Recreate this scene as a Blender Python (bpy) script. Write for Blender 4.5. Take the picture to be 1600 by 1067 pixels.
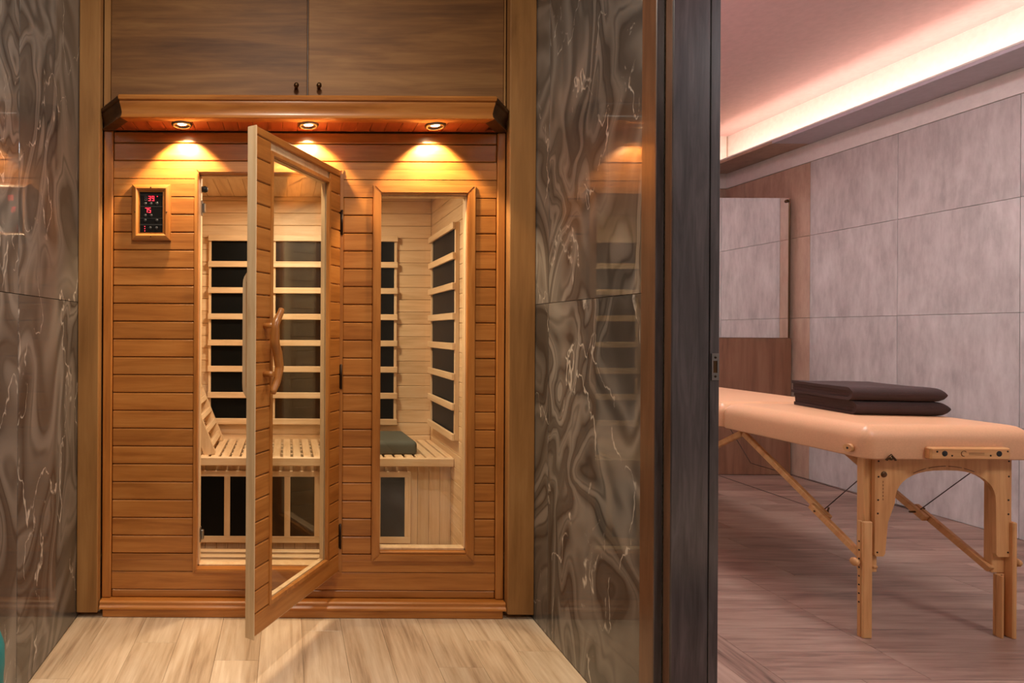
import bpy, bmesh, math, random
from mathutils import Vector, Matrix, noise as mnoise
random.seed(7)
for o in list(bpy.data.objects): bpy.data.objects.remove(o)
SC = bpy.context.scene
COL = SC.collection
T = Matrix.Translation
R = math.radians

# ---------------------------------------------------------------- camera
F = 900.0; H = 1.03
cd = bpy.data.cameras.new('camera'); cam = bpy.data.objects.new('camera', cd); COL.objects.link(cam)
cd.sensor_width = 36; cd.lens = F / 1600 * 36
cd.shift_x = (800 - 450) / 1600; cd.shift_y = -(533.5 - 517) / 1600
cd.clip_start = .02
cam.matrix_world = T((0, 0, H)) @ Matrix.Rotation(R(90), 4, 'X') @ Matrix.Rotation(R(.3), 4, 'Z')
SC.camera = cam
# ---------------------------------------------------------------- world and exposure
w = bpy.data.worlds.new('world'); SC.world = w; w.use_nodes = True
w.node_tree.nodes['Background'].inputs[0].default_value = (.02, .02, .022, 1)
SC.view_settings.view_transform = 'Standard'; SC.view_settings.look = 'None'
SC.view_settings.gamma = 1; SC.view_settings.use_curve_mapping = False
SC.view_settings.exposure = 0.0

def light(name, kind, loc, energy, color, rot=(0, 0, 0), **kw):
    d = bpy.data.lights.new(name, kind); d.energy = energy; d.color = color
    for k, v in kw.items(): setattr(d, k, v)
    o = bpy.data.objects.new(name, d); COL.objects.link(o); o.location = loc; o.rotation_euler = rot
    return o
# lamps of the place, plus added unseen ceiling fills for hall and room
WARM = (1, .62, .30); NEUT = (1, .86, .70)
SPOT_X = (-.377, .068, .515)
for x in SPOT_X:
    light('crown_spot_light', 'SPOT', (x, 2.028, 1.745), 19, (1, .72, .42), rot=(R(20), 0, 0), spot_size=R(100), spot_blend=.3, shadow_soft_size=.014)
light('sauna_lamp_light', 'AREA', (.07, 2.50, 1.715), 13, (1, .80, .56), shape='DISK', size=.16)
light('hall_fill_light', 'AREA', (.0, .95, 2.57), 21, (1, .88, .74), shape='DISK', size=.20)  # added corridor fill, source out of view
light('hall_fill_light', 'AREA', (.0, -.55, 2.57), 15, (1, .88, .76), shape='DISK', size=.20)
light('cove_strip_light', 'AREA', (3.475, 2.4, 2.412), 13.5, (1, .77, .64), rot=(R(180), R(72), 0), shape='RECTANGLE', size=.03, size_y=4.8)
light('cove_strip_light', 'AREA', (1.27, 2.1, 2.42), 28, (1, .38, .50), rot=(R(180), R(-5), 0), shape='RECTANGLE', size=.03, size_y=4.6)
light('room_fill_light', 'AREA', (1.95, 2.45, 2.655), 33, (.92, .94, 1), shape='DISK', size=.60)  # added to brighten the treatment room, no such lamp in view
light('room_fill_light', 'AREA', (2.75, .1, 2.655), 34, (.93, .95, 1), shape='DISK', size=.60)

# ---------------------------------------------------------------- helpers
WM = {}
def put(o, M, parent=None):
    WM[o] = M
    if parent is not None:
        o.parent = parent; o.matrix_basis = WM[parent].inverted() @ M
    else: o.matrix_basis = M
    return o
def tag(o, label=None, cat=None, group=None, kind=None):
    for k, v in (('label', label), ('category', cat), ('group', group), ('kind', kind)):
        if v: o[k] = v
    return o
def empty(name, loc=(0, 0, 0), parent=None, M=None):
    o = bpy.data.objects.new(name, None); COL.objects.link(o); o.empty_display_size = .05
    return put(o, M if M is not None else T(loc), parent)
def obj(name, me, M=None, parent=None, mat=None):
    if mat is not None and not me.materials: me.materials.append(mat)
    o = bpy.data.objects.new(name, me); COL.objects.link(o)
    return put(o, M if M is not None else Matrix.Identity(4), parent)
CACHE = {}
def boxmesh(s, bev, mat, seg=1):
    k = (tuple(round(v, 4) for v in s), round(bev, 4), mat.name, seg)
    if k in CACHE: return CACHE[k]
    bm = bmesh.new(); bmesh.ops.create_cube(bm, size=1)
    for v in bm.verts: v.co = Vector((v.co.x * s[0], v.co.y * s[1], v.co.z * s[2]))
    if bev > 0: bmesh.ops.bevel(bm, geom=list(bm.edges), offset=min(bev, min(s) * .45), segments=seg, affect='EDGES', profile=.5)
    me = bpy.data.meshes.new('box'); bm.to_mesh(me); bm.free(); me.materials.append(mat)
    if seg > 1:
        for p in me.polygons: p.use_smooth = True
        me.set_sharp_from_angle(angle=R(50))
    CACHE[k] = me; return me
def box(name, x, y, z, mat, parent=None, bev=.0015, F0=None, seg=1):
    """box from ranges x,y,z in frame F0 (default world)"""
    c = Vector(((x[0] + x[1]) / 2, (y[0] + y[1]) / 2, (z[0] + z[1]) / 2))
    s = (abs(x[1] - x[0]), abs(y[1] - y[0]), abs(z[1] - z[0]))
    M = (F0 if F0 is not None else Matrix.Identity(4)) @ T(c)
    return obj(name, boxmesh(s, bev, mat, seg), M, parent)
class MB:
    def __init__(s): s.bm = bmesh.new()
    def box(s, x, y, z, bev=0, M=None):
        c = Vector(((x[0] + x[1]) / 2, (y[0] + y[1]) / 2, (z[0] + z[1]) / 2))
        d = (abs(x[1] - x[0]), abs(y[1] - y[0]), abs(z[1] - z[0]))
        b = bmesh.new(); bmesh.ops.create_cube(b, size=1)
        for v in b.verts: v.co = Vector((v.co.x * d[0], v.co.y * d[1], v.co.z * d[2])) + c
        if bev: bmesh.ops.bevel(b, geom=list(b.edges), offset=min(bev, min(d) * .45), segments=1, affect='EDGES')
        if M is not None: b.transform(M)
        s.add(b); return s
    def add(s, b):
        me = bpy.data.meshes.new('t'); b.to_mesh(me); b.free(); s.bm.from_mesh(me); bpy.data.meshes.remove(me)
    def tube(s, pts, r, n=10, caps=True, flat=1.0):
        pts = [Vector(p) for p in pts]; rr = r if isinstance(r, (list, tuple)) else [r] * len(pts)
        rings = []; up = None
        for i, p in enumerate(pts):
            t = (pts[min(i + 1, len(pts) - 1)] - pts[max(i - 1, 0)]).normalized()
            if up is None:
                up = Vector((0, 0, 1)) if abs(t.z) < .9 else Vector((1, 0, 0))
            a = t.cross(up).normalized(); b_ = a.cross(t).normalized(); up = b_
            rings.append([s.bm.verts.new(p + (a * math.cos(q) * flat + b_ * math.sin(q)) * rr[i]) for q in [2 * math.pi * k / n for k in range(n)]])
        for i in range(len(rings) - 1):
            for k in range(n):
                s.bm.faces.new((rings[i][k], rings[i][(k + 1) % n], rings[i + 1][(k + 1) % n], rings[i + 1][k])).smooth = True
        if caps:
            s.bm.faces.new(rings[0][::-1]); s.bm.faces.new(rings[-1])
        return s
    def lathe(s, prof, M=None, n=24):
        """prof [(r,z)], axis z"""
        M = M or Matrix.Identity(4); rings = []
        for r, z in prof:
            if r < 1e-6: rings.append([s.bm.verts.new(M @ Vector((0, 0, z)))])
            else: rings.append([s.bm.verts.new(M @ Vector((r * math.cos(2 * math.pi * k / n), r * math.sin(2 * math.pi * k / n), z))) for k in range(n)])
        for a, b in zip(rings, rings[1:]):
            for k in range(n):
                k2 = (k + 1) % n
                if len(a) == 1 and len(b) == 1: continue
                if len(a) == 1: f = s.bm.faces.new((a[0], b[k2], b[k]))
                elif len(b) == 1: f = s.bm.faces.new((a[k], a[k2], b[0]))
                else: f = s.bm.faces.new((a[k], a[k2], b[k2], b[k]))
                f.smooth = True
        return s
    def poly(s, pts, d, M=None):
        """extrude polygon pts (list of 3D) by vector d"""
        M = M or Matrix.Identity(4); d = Vector(d)
        a = [s.bm.verts.new(M @ Vector(p)) for p in pts]; b = [s.bm.verts.new(M @ (Vector(p) + d)) for p in pts]
        s.bm.faces.new(a[::-1]); s.bm.faces.new(b)
        for i in range(len(a)):
            j = (i + 1) % len(a); s.bm.faces.new((a[i], a[j], b[j], b[i]))
        return s
    def build(s, name, mat, parent=None, M=None, org=None, sharp=None):
        """vertices are in frame M; org re-centres the object's origin inside that frame"""
        bmesh.ops.recalc_face_normals(s.bm, faces=list(s.bm.faces))
        M = M if M is not None else Matrix.Identity(4)
        if org is None:
            vs = [v.co for v in s.bm.verts]
            org = (Vector((min(v.x for v in vs), min(v.y for v in vs), min(v.z for v in vs))) + Vector((max(v.x for v in vs), max(v.y for v in vs), max(v.z for v in vs)))) / 2
        org = Vector(org)
        for v in s.bm.verts: v.co -= org
        me = bpy.data.meshes.new(name); s.bm.to_mesh(me); s.bm.free()
        if sharp: me.set_sharp_from_angle(angle=R(sharp))
        return obj(name, me, M @ T(org), parent, mat)

# ---------------------------------------------------------------- materials
def srgb(r, g, b):
    f = lambda c: (c / 255 / 12.92) if c / 255 <= .04045 else ((c / 255 + .055) / 1.055) ** 2.4
    return (f(r), f(g), f(b), 1)
def newmat(name):
    m = bpy.data.materials.new(name); m.use_nodes = True
    nt = m.node_tree; return m, nt, nt.nodes['Principled BSDF']
def N(nt, t, **kw):
    n = nt.nodes.new(t)
    for k, v in kw.items():
        if k.startswith('i_'): n.inputs[k[2:].replace('_', ' ')].default_value = v
        else: setattr(n, k, v)
    return n
def math_(nt, op, a, b=None, c=None):
    n = nt.nodes.new('ShaderNodeMath'); n.operation = op
    for i, v in enumerate((a, b, c)):
        if v is None: continue
        if hasattr(v, 'is_output') or isinstance(v, bpy.types.NodeSocket): nt.links.new(v, n.inputs[i])
        else: n.inputs[i].default_value = v
    return n.outputs[0]
def ramp(nt, fac, stops):
    n = nt.nodes.new('ShaderNodeValToRGB'); nt.links.new(fac, n.inputs[0])
    e = n.color_ramp.elements
    while len(e) < len(stops): e.new(.5)
    for i, (p, c) in enumerate(stops): e[i].position = p; e[i].color = c
    return n.outputs[0]
def coords(nt, rnd=40.0):
    tc = nt.nodes.new('ShaderNodeTexCoord'); oi = nt.nodes.new('ShaderNodeObjectInfo')
    mu = nt.nodes.new('ShaderNodeVectorMath'); mu.operation = 'ADD'
    sc = nt.nodes.new('ShaderNodeVectorMath'); sc.operation = 'SCALE'; sc.inputs[0].default_value = (rnd, rnd * .77, rnd * 1.31)
    nt.links.new(oi.outputs['Random'], sc.inputs['Scale'])
    nt.links.new(tc.outputs['Object'], mu.inputs[0]); nt.links.new(sc.outputs[0], mu.inputs[1])
    return mu.outputs[0], oi.outputs['Random']
def noise(nt, vec, scale, detail=4, rough=.55, dist=0.0, vscale=None):
    if vscale:
        mp = nt.nodes.new('ShaderNodeMapping'); mp.inputs['Scale'].default_value = vscale; nt.links.new(vec, mp.inputs[0]); vec = mp.outputs[0]
    n = N(nt, 'ShaderNodeTexNoise'); n.inputs['Scale'].default_value = scale; n.inputs['Detail'].default_value = detail
    n.inputs['Roughness'].default_value = rough; n.inputs['Distortion'].default_value = dist
    nt.links.new(vec, n.inputs['Vector']); return n.outputs['Fac'], n.outputs['Color']
def bump(nt, bs, h, st, dist=.002):
    b = nt.nodes.new('ShaderNodeBump'); b.inputs['Strength'].default_value = st; b.inputs['Distance'].default_value = dist
    nt.links.new(h, b.inputs['Height']); nt.links.new(b.outputs[0], bs.inputs['Normal'])
def wood(name, dark, mid, lite, axis='X', rough=.42, var=.12, coat=0.0, gs=1.0, knots=0.0, bst=.15, con=.20):
    m, nt, bs = newmat(name); v, rnd = coords(nt)
    long_ = .10; sc = {'X': (long_, 1, 1), 'Y': (1, long_, 1), 'Z': (1, 1, long_)}[axis]
    a, _ = noise(nt, v, 26 * gs, 5, .6, .6, sc)
    b, _ = noise(nt, v, 120 * gs, 3, .6, .2, tuple(q * (.4 if q < 1 else 1) for q in sc))
    f = math_(nt, 'ADD', math_(nt, 'MULTIPLY', a, .75), math_(nt, 'MULTIPLY', b, .25))
    if knots:
        k, _ = noise(nt, v, 3.2 * gs, 3, .5, 1.2, tuple(.35 if q < 1 else 1 for q in sc))
        f = math_(nt, 'ADD', math_(nt, 'MULTIPLY', f, 1 - knots), math_(nt, 'MULTIPLY', k, knots))
    c = ramp(nt, f, [(.5 - con, srgb(*dark)), (.5, srgb(*mid)), (.5 + con, srgb(*lite))])
    hs = nt.nodes.new('ShaderNodeHueSaturation'); nt.links.new(c, hs.inputs['Color'])
    nt.links.new(math_(nt, 'ADD', math_(nt, 'MULTIPLY', rnd, var * 2), 1 - var), hs.inputs['Value'])
    nt.links.new(hs.outputs[0], bs.inputs['Base Color'])
    bs.inputs['Roughness'].default_value = rough; bs.inputs['Coat Weight'].default_value = coat; bs.inputs['Coat Roughness'].default_value = .18
    bump(nt, bs, b, bst, .001); return m
def plain(name, c, rough=.5, metal=0.0, bumpscale=0, bst=.2, sheen=0.0, coat=0.0):
    m, nt, bs = newmat(name); bs.inputs['Roughness'].default_value = rough; bs.inputs['Metallic'].default_value = metal
    bs.inputs['Coat Weight'].default_value = coat
    v, rnd = coords(nt); a, _ = noise(nt, v, bumpscale or 30, 4)
    c0 = srgb(*c); k = .90
    nt.links.new(ramp(nt, a, [(.3, (c0[0] * k, c0[1] * k, c0[2] * k, 1)), (.7, c0)]), bs.inputs['Base Color'])
    if bumpscale: bump(nt, bs, a, bst, .001)
    if sheen: bs.inputs['Sheen Weight'].default_value = sheen
    return m
def emit(name, c, s):
    m, nt, bs = newmat(name); bs.inputs['Base Color'].default_value = (*c, 1); bs.inputs['Emission Color'].default_value = (*c, 1); bs.inputs['Emission Strength'].default_value = s
    return m
def glass(name, tint=(1, 1, 1), base=.05, rough=0.0):
    m = bpy.data.materials.new(name); m.use_nodes = True; nt = m.node_tree; nt.nodes.clear()
    out = N(nt, 'ShaderNodeOutputMaterial'); tr = N(nt, 'ShaderNodeBsdfTransparent'); gl = N(nt, 'ShaderNodeBsdfGlossy'); mx = N(nt, 'ShaderNodeMixShader')
    tr.inputs[0].default_value = (*tint, 1); gl.inputs['Roughness'].default_value = rough
    lw = N(nt, 'ShaderNodeLayerWeight'); lw.inputs[0].default_value = .5
    p = math_(nt, 'POWER', lw.outputs['Facing'], 5.0)
    fac = math_(nt, 'ADD', math_(nt, 'MULTIPLY', p, 1 - base), base)
    nt.links.new(fac, mx.inputs[0]); nt.links.new(tr.outputs[0], mx.inputs[1]); nt.links.new(gl.outputs[0], mx.inputs[2]); nt.links.new(mx.outputs[0], out.inputs[0])
    return m
def marble():
    m, nt, bs = newmat('grey_marble'); v, rnd = coords(nt, 13.0)
    mp = nt.nodes.new('ShaderNodeMapping'); mp.inputs['Scale'].default_value = (1.6, 1.6, .85); mp.inputs['Rotation'].default_value = (.35, 0, 0); nt.links.new(v, mp.inputs[0]); v0 = mp.outputs[0]
    def warp(vec, sc, amt, det):
        _, wc = noise(nt, vec, sc, det, .5, .0)
        sb = nt.nodes.new('ShaderNodeVectorMath'); sb.operation = 'SUBTRACT'; nt.links.new(wc, sb.inputs[0]); sb.inputs[1].default_value = (.5, .5, .5)
        mul = nt.nodes.new('ShaderNodeVectorMath'); mul.operation = 'MULTIPLY_ADD'
        nt.links.new(sb.outputs[0], mul.inputs[0]); mul.inputs[1].default_value = (amt,) * 3; nt.links.new(vec, mul.inputs[2]); return mul.outputs[0]
    q = warp(warp(v0, 1.1, 1.2, 1), 4.0, .13, 2)
    h, _ = noise(nt, q, 1.5, 2.0, .45)
    # flow lines: level curves of a warped field, broad soft bands plus thin dark ones
    broad = math_(nt, 'ADD', math_(nt, 'MULTIPLY', math_(nt, 'SINE', math_(nt, 'MULTIPLY', h, 70.0)), .5), .5)
    thin = math_(nt, 'POWER', math_(nt, 'ADD', math_(nt, 'MULTIPLY', math_(nt, 'SINE', math_(nt, 'MULTIPLY', h, 190.0)), .5), .5), 5.0)
    big, _ = noise(nt, q, 1.3, 4, .5); tm, _ = noise(nt, v0, 2.4, 3, .5)
    tmask = ramp(nt, tm, [(.40, (0, 0, 0, 1)), (.62, (1, 1, 1, 1))])
    f = math_(nt, 'ADD', math_(nt, 'MULTIPLY', broad, .34), math_(nt, 'MULTIPLY', big, .66))
    f = math_(nt, 'SUBTRACT', f, math_(nt, 'MULTIPLY', math_(nt, 'MULTIPLY', thin, tmask), .30))
    base = ramp(nt, f, [(.18, srgb(62, 59, 57)), (.40, srgb(88, 85, 82)), (.56, srgb(108, 104, 100)), (.74, srgb(136, 132, 127))])
    vq = warp(v0, 9.0, .16, 3)
    ve, _ = noise(nt, vq, 2.3, 3, .5, .0)
    ridge = math_(nt, 'ABSOLUTE', math_(nt, 'SUBTRACT', ve, .5))
    line = math_(nt, 'MAXIMUM', math_(nt, 'SUBTRACT', 1.0, math_(nt, 'MULTIPLY', ridge, 150.0)), 0.0)
    br, _ = noise(nt, v, 10.0, 4, .65, .5); br2, _ = noise(nt, v, 2.2, 2, .5)
    mask = ramp(nt, math_(nt, 'ADD', math_(nt, 'MULTIPLY', br, .6), math_(nt, 'MULTIPLY', br2, .4)), [(.49, (0, 0, 0, 1)), (.55, (1, 1, 1, 1))])
    vein = math_(nt, 'MULTIPLY', line, mask)
    mx = N(nt, 'ShaderNodeMix', data_type='RGBA'); nt.links.new(math_(nt, 'MULTIPLY', vein, .8), mx.inputs['Factor'])
    nt.links.new(base, mx.inputs['A']); mx.inputs['B'].default_value = srgb(210, 205, 196)
    nt.links.new(mx.outputs['Result'], bs.inputs['Base Color'])
    bs.inputs['Roughness'].default_value = .35; bs.inputs['Specular IOR Level'].default_value = .2; bs.inputs['Coat Weight'].default_value = 1; bs.inputs['Coat Roughness'].default_value = .01; bs.inputs['Coat IOR'].default_value = 1.42
    return m
def concrete(name, a_, b_, c_):
    m, nt, bs = newmat(name); v, rnd = coords(nt, 21.0)
    a, _ = noise(nt, v, 4.5, 6, .62, .3, (1, 1, .45)); b, _ = noise(nt, v, 14, 5, .65, .2, (2.2, 2.2, .5))
    f = math_(nt, 'ADD', math_(nt, 'MULTIPLY', a, .6), math_(nt, 'MULTIPLY', b, .4))
    nt.links.new(ramp(nt, f, [(.34, srgb(*a_)), (.5, srgb(*b_)), (.64, srgb(*c_))]), bs.inputs['Base Color'])
    bs.inputs['Roughness'].default_value = .45; bump(nt, bs, f, .12, .002); return m
def floorwood(name, dark, mid, lite, rough=.32):
    m, nt, bs = newmat(name); v, rnd = coords(nt, 30.0)
    a, _ = noise(nt, v, 9, 6, .62, 1.0, (.14, 1, 1)); b, _ = noise(nt, v, 70, 4, .6, .3, (.06, 1, 1)); k, _ = noise(nt, v, 3.0, 3, .5, .8, (.5, 1.6, 1))
    f = math_(nt, 'ADD', math_(nt, 'ADD', math_(nt, 'MULTIPLY', a, .42), math_(nt, 'MULTIPLY', b, .34)), math_(nt, 'MULTIPLY', k, .24))
    c = ramp(nt, f, [(.34, srgb(*dark)), (.47, srgb(*mid)), (.62, srgb(*lite))])
    hs = nt.nodes.new('ShaderNodeHueSaturation'); nt.links.new(c, hs.inputs['Color'])
    nt.links.new(math_(nt, 'ADD', math_(nt, 'MULTIPLY', rnd, .16), .92), hs.inputs['Value']); nt.links.new(hs.outputs[0], bs.inputs['Base Color'])
    bs.inputs['Roughness'].default_value = rough; bump(nt, bs, b, .12, .001); return m

CED = ((148, 86, 32), (180, 114, 50), (198, 134, 68))
M_cedX = wood('varnished_cedar_x', *CED, axis='X', rough=.36, var=.10, coat=.25)
M_cedY = wood('varnished_cedar_y', *CED, axis='Y', rough=.36, var=.10, coat=.25)
M_cedZ = wood('varnished_cedar_z', *CED, axis='Z', rough=.36, var=.06, coat=.25)
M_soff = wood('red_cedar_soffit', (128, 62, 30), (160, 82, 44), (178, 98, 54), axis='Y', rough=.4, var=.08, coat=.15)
M_shade = wood('shade_dark_wood', (66, 40, 20), (88, 56, 30), (104, 68, 38), axis='X', rough=.5)  # shade painted in: crown ends, also behind plank grooves and cabinet doors
HEM = ((206, 168, 122), (228, 194, 150), (238, 210, 170))
M_hemX = wood('pale_hemlock_x', *HEM, axis='X', rough=.5, var=.07)
M_hemY = wood('pale_hemlock_y', *HEM, axis='Y', rough=.5, var=.07)
M_hemZ = wood('pale_hemlock_z', *HEM, axis='Z', rough=.5, var=.05)
M_cab = wood('stained_cabinet_board', (92, 58, 28), (130, 88, 46), (160, 116, 66), axis='X', rough=.6, var=.03, gs=.8, knots=.40, bst=.35, con=.15)
M_pil = wood('stained_post', (132, 90, 46), (164, 117, 66), (184, 138, 84), axis='Z', rough=.48, var=.03, gs=.5, knots=.4, con=.12)
M_lam = wood('grey_ash_laminate', (44, 39, 41), (61, 55, 57), (78, 71, 73), axis='Z', rough=.3, var=.02, gs=1.6, coat=.9, con=.13)
M_cas = wood('brown_casing_veneer', (84, 58, 42), (106, 74, 54), (122, 88, 66), axis='Z', rough=.35, var=.02, gs=1.4, coat=.5)
M_brown = wood('brown_cabinet_board', (104, 68, 48), (130, 88, 64), (146, 104, 78), axis='Z', rough=.42, var=.02, gs=.5)
M_ply = wood('birch_plywood', (180, 124, 72), (204, 150, 94), (216, 166, 110), axis='Z', rough=.5, var=.02)
M_plyX = wood('birch_plywood_x', (180, 124, 72), (204, 150, 94), (216, 166, 110), axis='X', rough=.5, var=.02)
M_marb = marble()
M_tile = concrete('mauve_concrete_tile', (166, 160, 156), (196, 190, 185), (214, 209, 204))
M_tileb = concrete('brown_concrete_tile', (164, 136, 114), (188, 158, 136), (202, 174, 150))
M_flo = floorwood('pale_oak_floor', (152, 124, 98), (204, 178, 148), (230, 210, 184))
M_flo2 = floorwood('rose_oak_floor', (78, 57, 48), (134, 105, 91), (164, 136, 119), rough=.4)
M_dark = plain('dark_gap', (30, 26, 22), .8)
M_plas = plain('white_plaster', (236, 230, 222), .7)
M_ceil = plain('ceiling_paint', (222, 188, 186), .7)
M_grey = plain('grey_painted_soffit', (196, 188, 196), .6)
M_wall = plain('hall_plaster', (150, 142, 132), .7)
M_heat = plain('black_carbon_panel', (9, 10, 9), .45)
M_heat.node_tree.nodes['Principled BSDF'].inputs['Specular IOR Level'].default_value = .15
M_black = plain('black_glossy_plastic', (14, 14, 15), .16)
M_knob = plain('dark_grey_button', (62, 62, 64), .3)
M_ring = plain('silver_ring', (170, 170, 168), .25, 1.0)
M_brz = plain('aged_bronze', (96, 72, 48), .35, .9)
M_steel = plain('brushed_steel', (150, 148, 146), .3, 1.0)
M_bhin = plain('blackened_hinge', (58, 44, 34), .4, .8)
M_rub = plain('black_rubber', (22, 20, 20), .6)
M_leat = plain('peach_leatherette', (216, 164, 122), .42, 0, 220, .06)
M_tow = plain('dark_brown_terry', (60, 40, 35), .95, 0, 260, 1.0)
M_block = plain('grey_green_block', (92, 94, 82), .8, 0, 300, .3)
M_cable = plain('steel_cable', (96, 84, 80), .4, .6)
M_red = emit('red_led', (1, .03, .06), 2.6)
M_dim = plain('unlit_segment', (84, 72, 74), .5)
M_lens = emit('spot_lens', (1, .72, .42), 26)
M_ledw = emit('cove_led', (1, .78, .62), 4)
M_ledp = emit('pink_cove_led', (1, .35, .45), 3)
M_lamp = emit('lamp_diffuser', (1, .86, .68), 3)
M_glass = glass('clear_glass', (.97, .985, .975), .05)
M_tealf = plain('teal_fabric', (30, 128, 128), .7, 0, 200, .3)
mm, nt, bs = newmat('mirror_silver'); bs.inputs['Metallic'].default_value = 1; bs.inputs['Roughness'].default_value = .01; bs.inputs['Base Color'].default_value = (.93, .92, .91, 1); M_mir = mm

# ---------------------------------------------------------------- the setting
XL, XR = -.753, .886          # marble faces
XW = 3.69; YB = 4.862; ZC = 2.69; YN = -1.6
S = lambda v, *a: tag(v, *a, kind='structure')
fl = S(box('floor', (-1.35, 3.85), (YN - .1, 5.0), (-.08, -.009), M_flo, bev=0), 'wood-look plank floor running through corridor and treatment room')
# corridor planks, laid lengthways
PW = .1385; gap = .0007
xs = [.8825]; 
x0 = .745
cols = [(x0 + PW, x0)] ; k = 0
edges = [XR] + [.745 - PW * i for i in range(0, 11)] + [XL]
ends = {1: [1.923], 2: [1.769], 0: [1.86], 3: [1.30], 4: [1.62], 5: [1.98], 6: [1.42], 7: [1.80], 8: [1.55], 9: [1.90], 10: [1.35], 11: [1.7]}
RZ90 = Matrix.Rotation(R(90), 4, 'Z')
def plank_y(x0, x1, y0, y1, mat, par):   # board whose grain runs along Y
    c = T(((x0 + x1) / 2, (y0 + y1) / 2, -.005))
    return obj('floor_plank', boxmesh((abs(y1 - y0) - gap, abs(x1 - x0) - gap, .010), .0008, mat), c @ RZ90, par)
for i in range(len(edges) - 1):
    a, b = edges[i], edges[i + 1]
    if abs(a - b) < .01: continue
    ys = [.50] + [e for e in ends.get(i, [1.6])] + [2.6]
    for y0, y1 in zip(ys, ys[1:]): plank_y(b, a, y0, y1, M_flo, fl)
# room planks across, one border board, boards beside it
for x0, x1 in ((1.0, 1.12), (1.12, 1.24), (1.24, 1.361), (1.361, 1.476)):
    for y0, y1 in ((.3, 1.05), (1.05, 2.15), (2.15, 3.25), (3.25, 4.35)): plank_y(x0, x1, y0, y1, M_flo2, fl)
box('subfloor_sheet', (1.0, XW), (.2, 4.86), (-.0089, -.0084), M_dark, fl, bev=0)
gap = .0016
row = 0; y = 1.865 - .147 * 7
offs = [.0, .45, .2, .62, .3]
while y < 4.3:
    st = 1.929 if 1.86 < y < 2.4 else 1.476 + offs[row % 5] + .12 * (row % 3)
    xs = [1.476, st]
    while xs[-1] < XW: xs.append(min(xs[-1] + .88, XW))
    for a, b in zip(xs, xs[1:]):
        if b - a > .02: box('floor_plank', (a + gap / 2, b - gap / 2), (y + gap / 2, y + .147 - gap / 2), (-.010, 0), M_flo2, fl, bev=.0008)
    y += .147; row += 1

# marble walls of the corridor
wl = S(box('wall_left', (XL - .14, XL - .013), (YN, 3.2), (0, 2.6), M_dark, bev=0), 'left corridor wall clad in polished grey veined marble slabs')
wr = S(box('wall_right', (XR + .013, .999), (1.342, YB), (0, ZC), M_plas, bev=0), 'right corridor wall clad in polished grey veined marble slabs')
def slabs(par, x, ys, flip):
    for y0, y1 in zip(ys, ys[1:]):
        for z0, z1 in ((0, 1.129), (1.129, 2.6)):
            box('marble_slab', (x, x - .0125) if flip else (x, x + .0125), (y0 + .0008, y1 - .0008), (z0 + .0008, z1 - .0008), M_marb, par, bev=.0006)
slabs(wl, XL, [-.174, .420, 1.014, 1.608, 2.20, 2.8], True)
slabs(wr, XR, [1.40, 1.959, 2.55], False)
# rest of the shell
S(box('wall_back', (-.9, 3.85), (YB, YB + .1), (0, 2.8), M_tileb, bev=0), 'brown far wall behind the mirror partition')
wt = S(box('wall_far_right', (XW + .012, XW + .12), (YN, YB), (0, 2.8), M_plas, bev=0), 'tall right wall of mauve concrete-look tiles')
for i in range(-4, 6):
    y0 = 2.905 + .585 * (i); y1 = min(y0 + .585, YB)
    if y1 - y0 < .05: continue
    for z0, z1 in ((0, .559), (.559, 1.142), (1.142, 1.725), (1.725, 2.245)):
        box('wall_tile', (XW, XW + .012), (y0 + .0011, y1 - .0011), (z0 + .0011, z1 - .0011), M_tileb if y0 > 4.0 else M_tile, wt, bev=.0006)
S(box('wall_near', (-1.35, 3.85), (YN - .1, YN), (0, 2.8), M_wall, bev=0), 'plain wall behind the viewer')
S(box('wall_divider', (XR + .013, .999), (YN, .48), (0, ZC), M_wall, bev=0), 'wall on the near side of the treatment room doorway')
S(box('wall_lintel', (XR + .013, .999), (.48, 1.342), (2.12, ZC), M_wall, bev=0), 'wall above the treatment room doorway')
S(box('ceiling_hall', (-1.35, XR + .013), (YN, YB), (2.6, 2.7), M_plas, bev=0), 'white corridor ceiling')
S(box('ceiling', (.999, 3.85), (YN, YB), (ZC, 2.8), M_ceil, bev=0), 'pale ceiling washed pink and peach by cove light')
# cove along the tiled wall
cv = S(empty('trim_1', (3.55, 1.6, 2.37)), 'cove ledge with hidden light strip above the tiled wall')
box('cove_shelf', (3.42, XW + .012), (YN, 4.08), (2.374, 2.392), M_grey, cv, bev=.001)
box('cove_shelf', (3.42, XW + .012), (4.0815, YB), (2.374, 2.392), M_tileb, cv, bev=.001)['label'] = 'brown end of the cove ledge'
box('cove_lip', (3.42, 3.428), (YN, YB), (2.393, 2.404), M_plas, cv, bev=.001)
box('cornice_strip', (XW - .004, XW + .011), (YN, YB), (2.247, 2.3735), M_plas, cv, bev=.002)
box('light_strip', (3.462, 3.488), (YN + .1, YB - .05), (2.393, 2.400), M_ledw, cv, bev=0)
cv2 = S(empty('trim_2', (1.15, 1.6, 2.37)), 'pink lit cove ledge on the opposite wall')
box('cove_shelf', (1.0, 1.33), (YN, YB), (2.374, 2.392), M_grey, cv2, bev=.001)
box('cove_lip', (1.322, 1.33), (YN, YB), (2.393, 2.412), M_plas, cv2, bev=.001)
box('light_strip', (1.257, 1.283), (YN + .1, YB - .05), (2.393, 2.400), M_ledp, cv2, bev=0)
box('upper_plaster', (1.0, XW), (YB - .006, YB), (2.375, ZC), M_plas, cv, bev=0)
box('cornice_strip', (1.0, XW - .005), (YB - .012, YB), (2.247, 2.3735), M_plas, cv, bev=.002)
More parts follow.
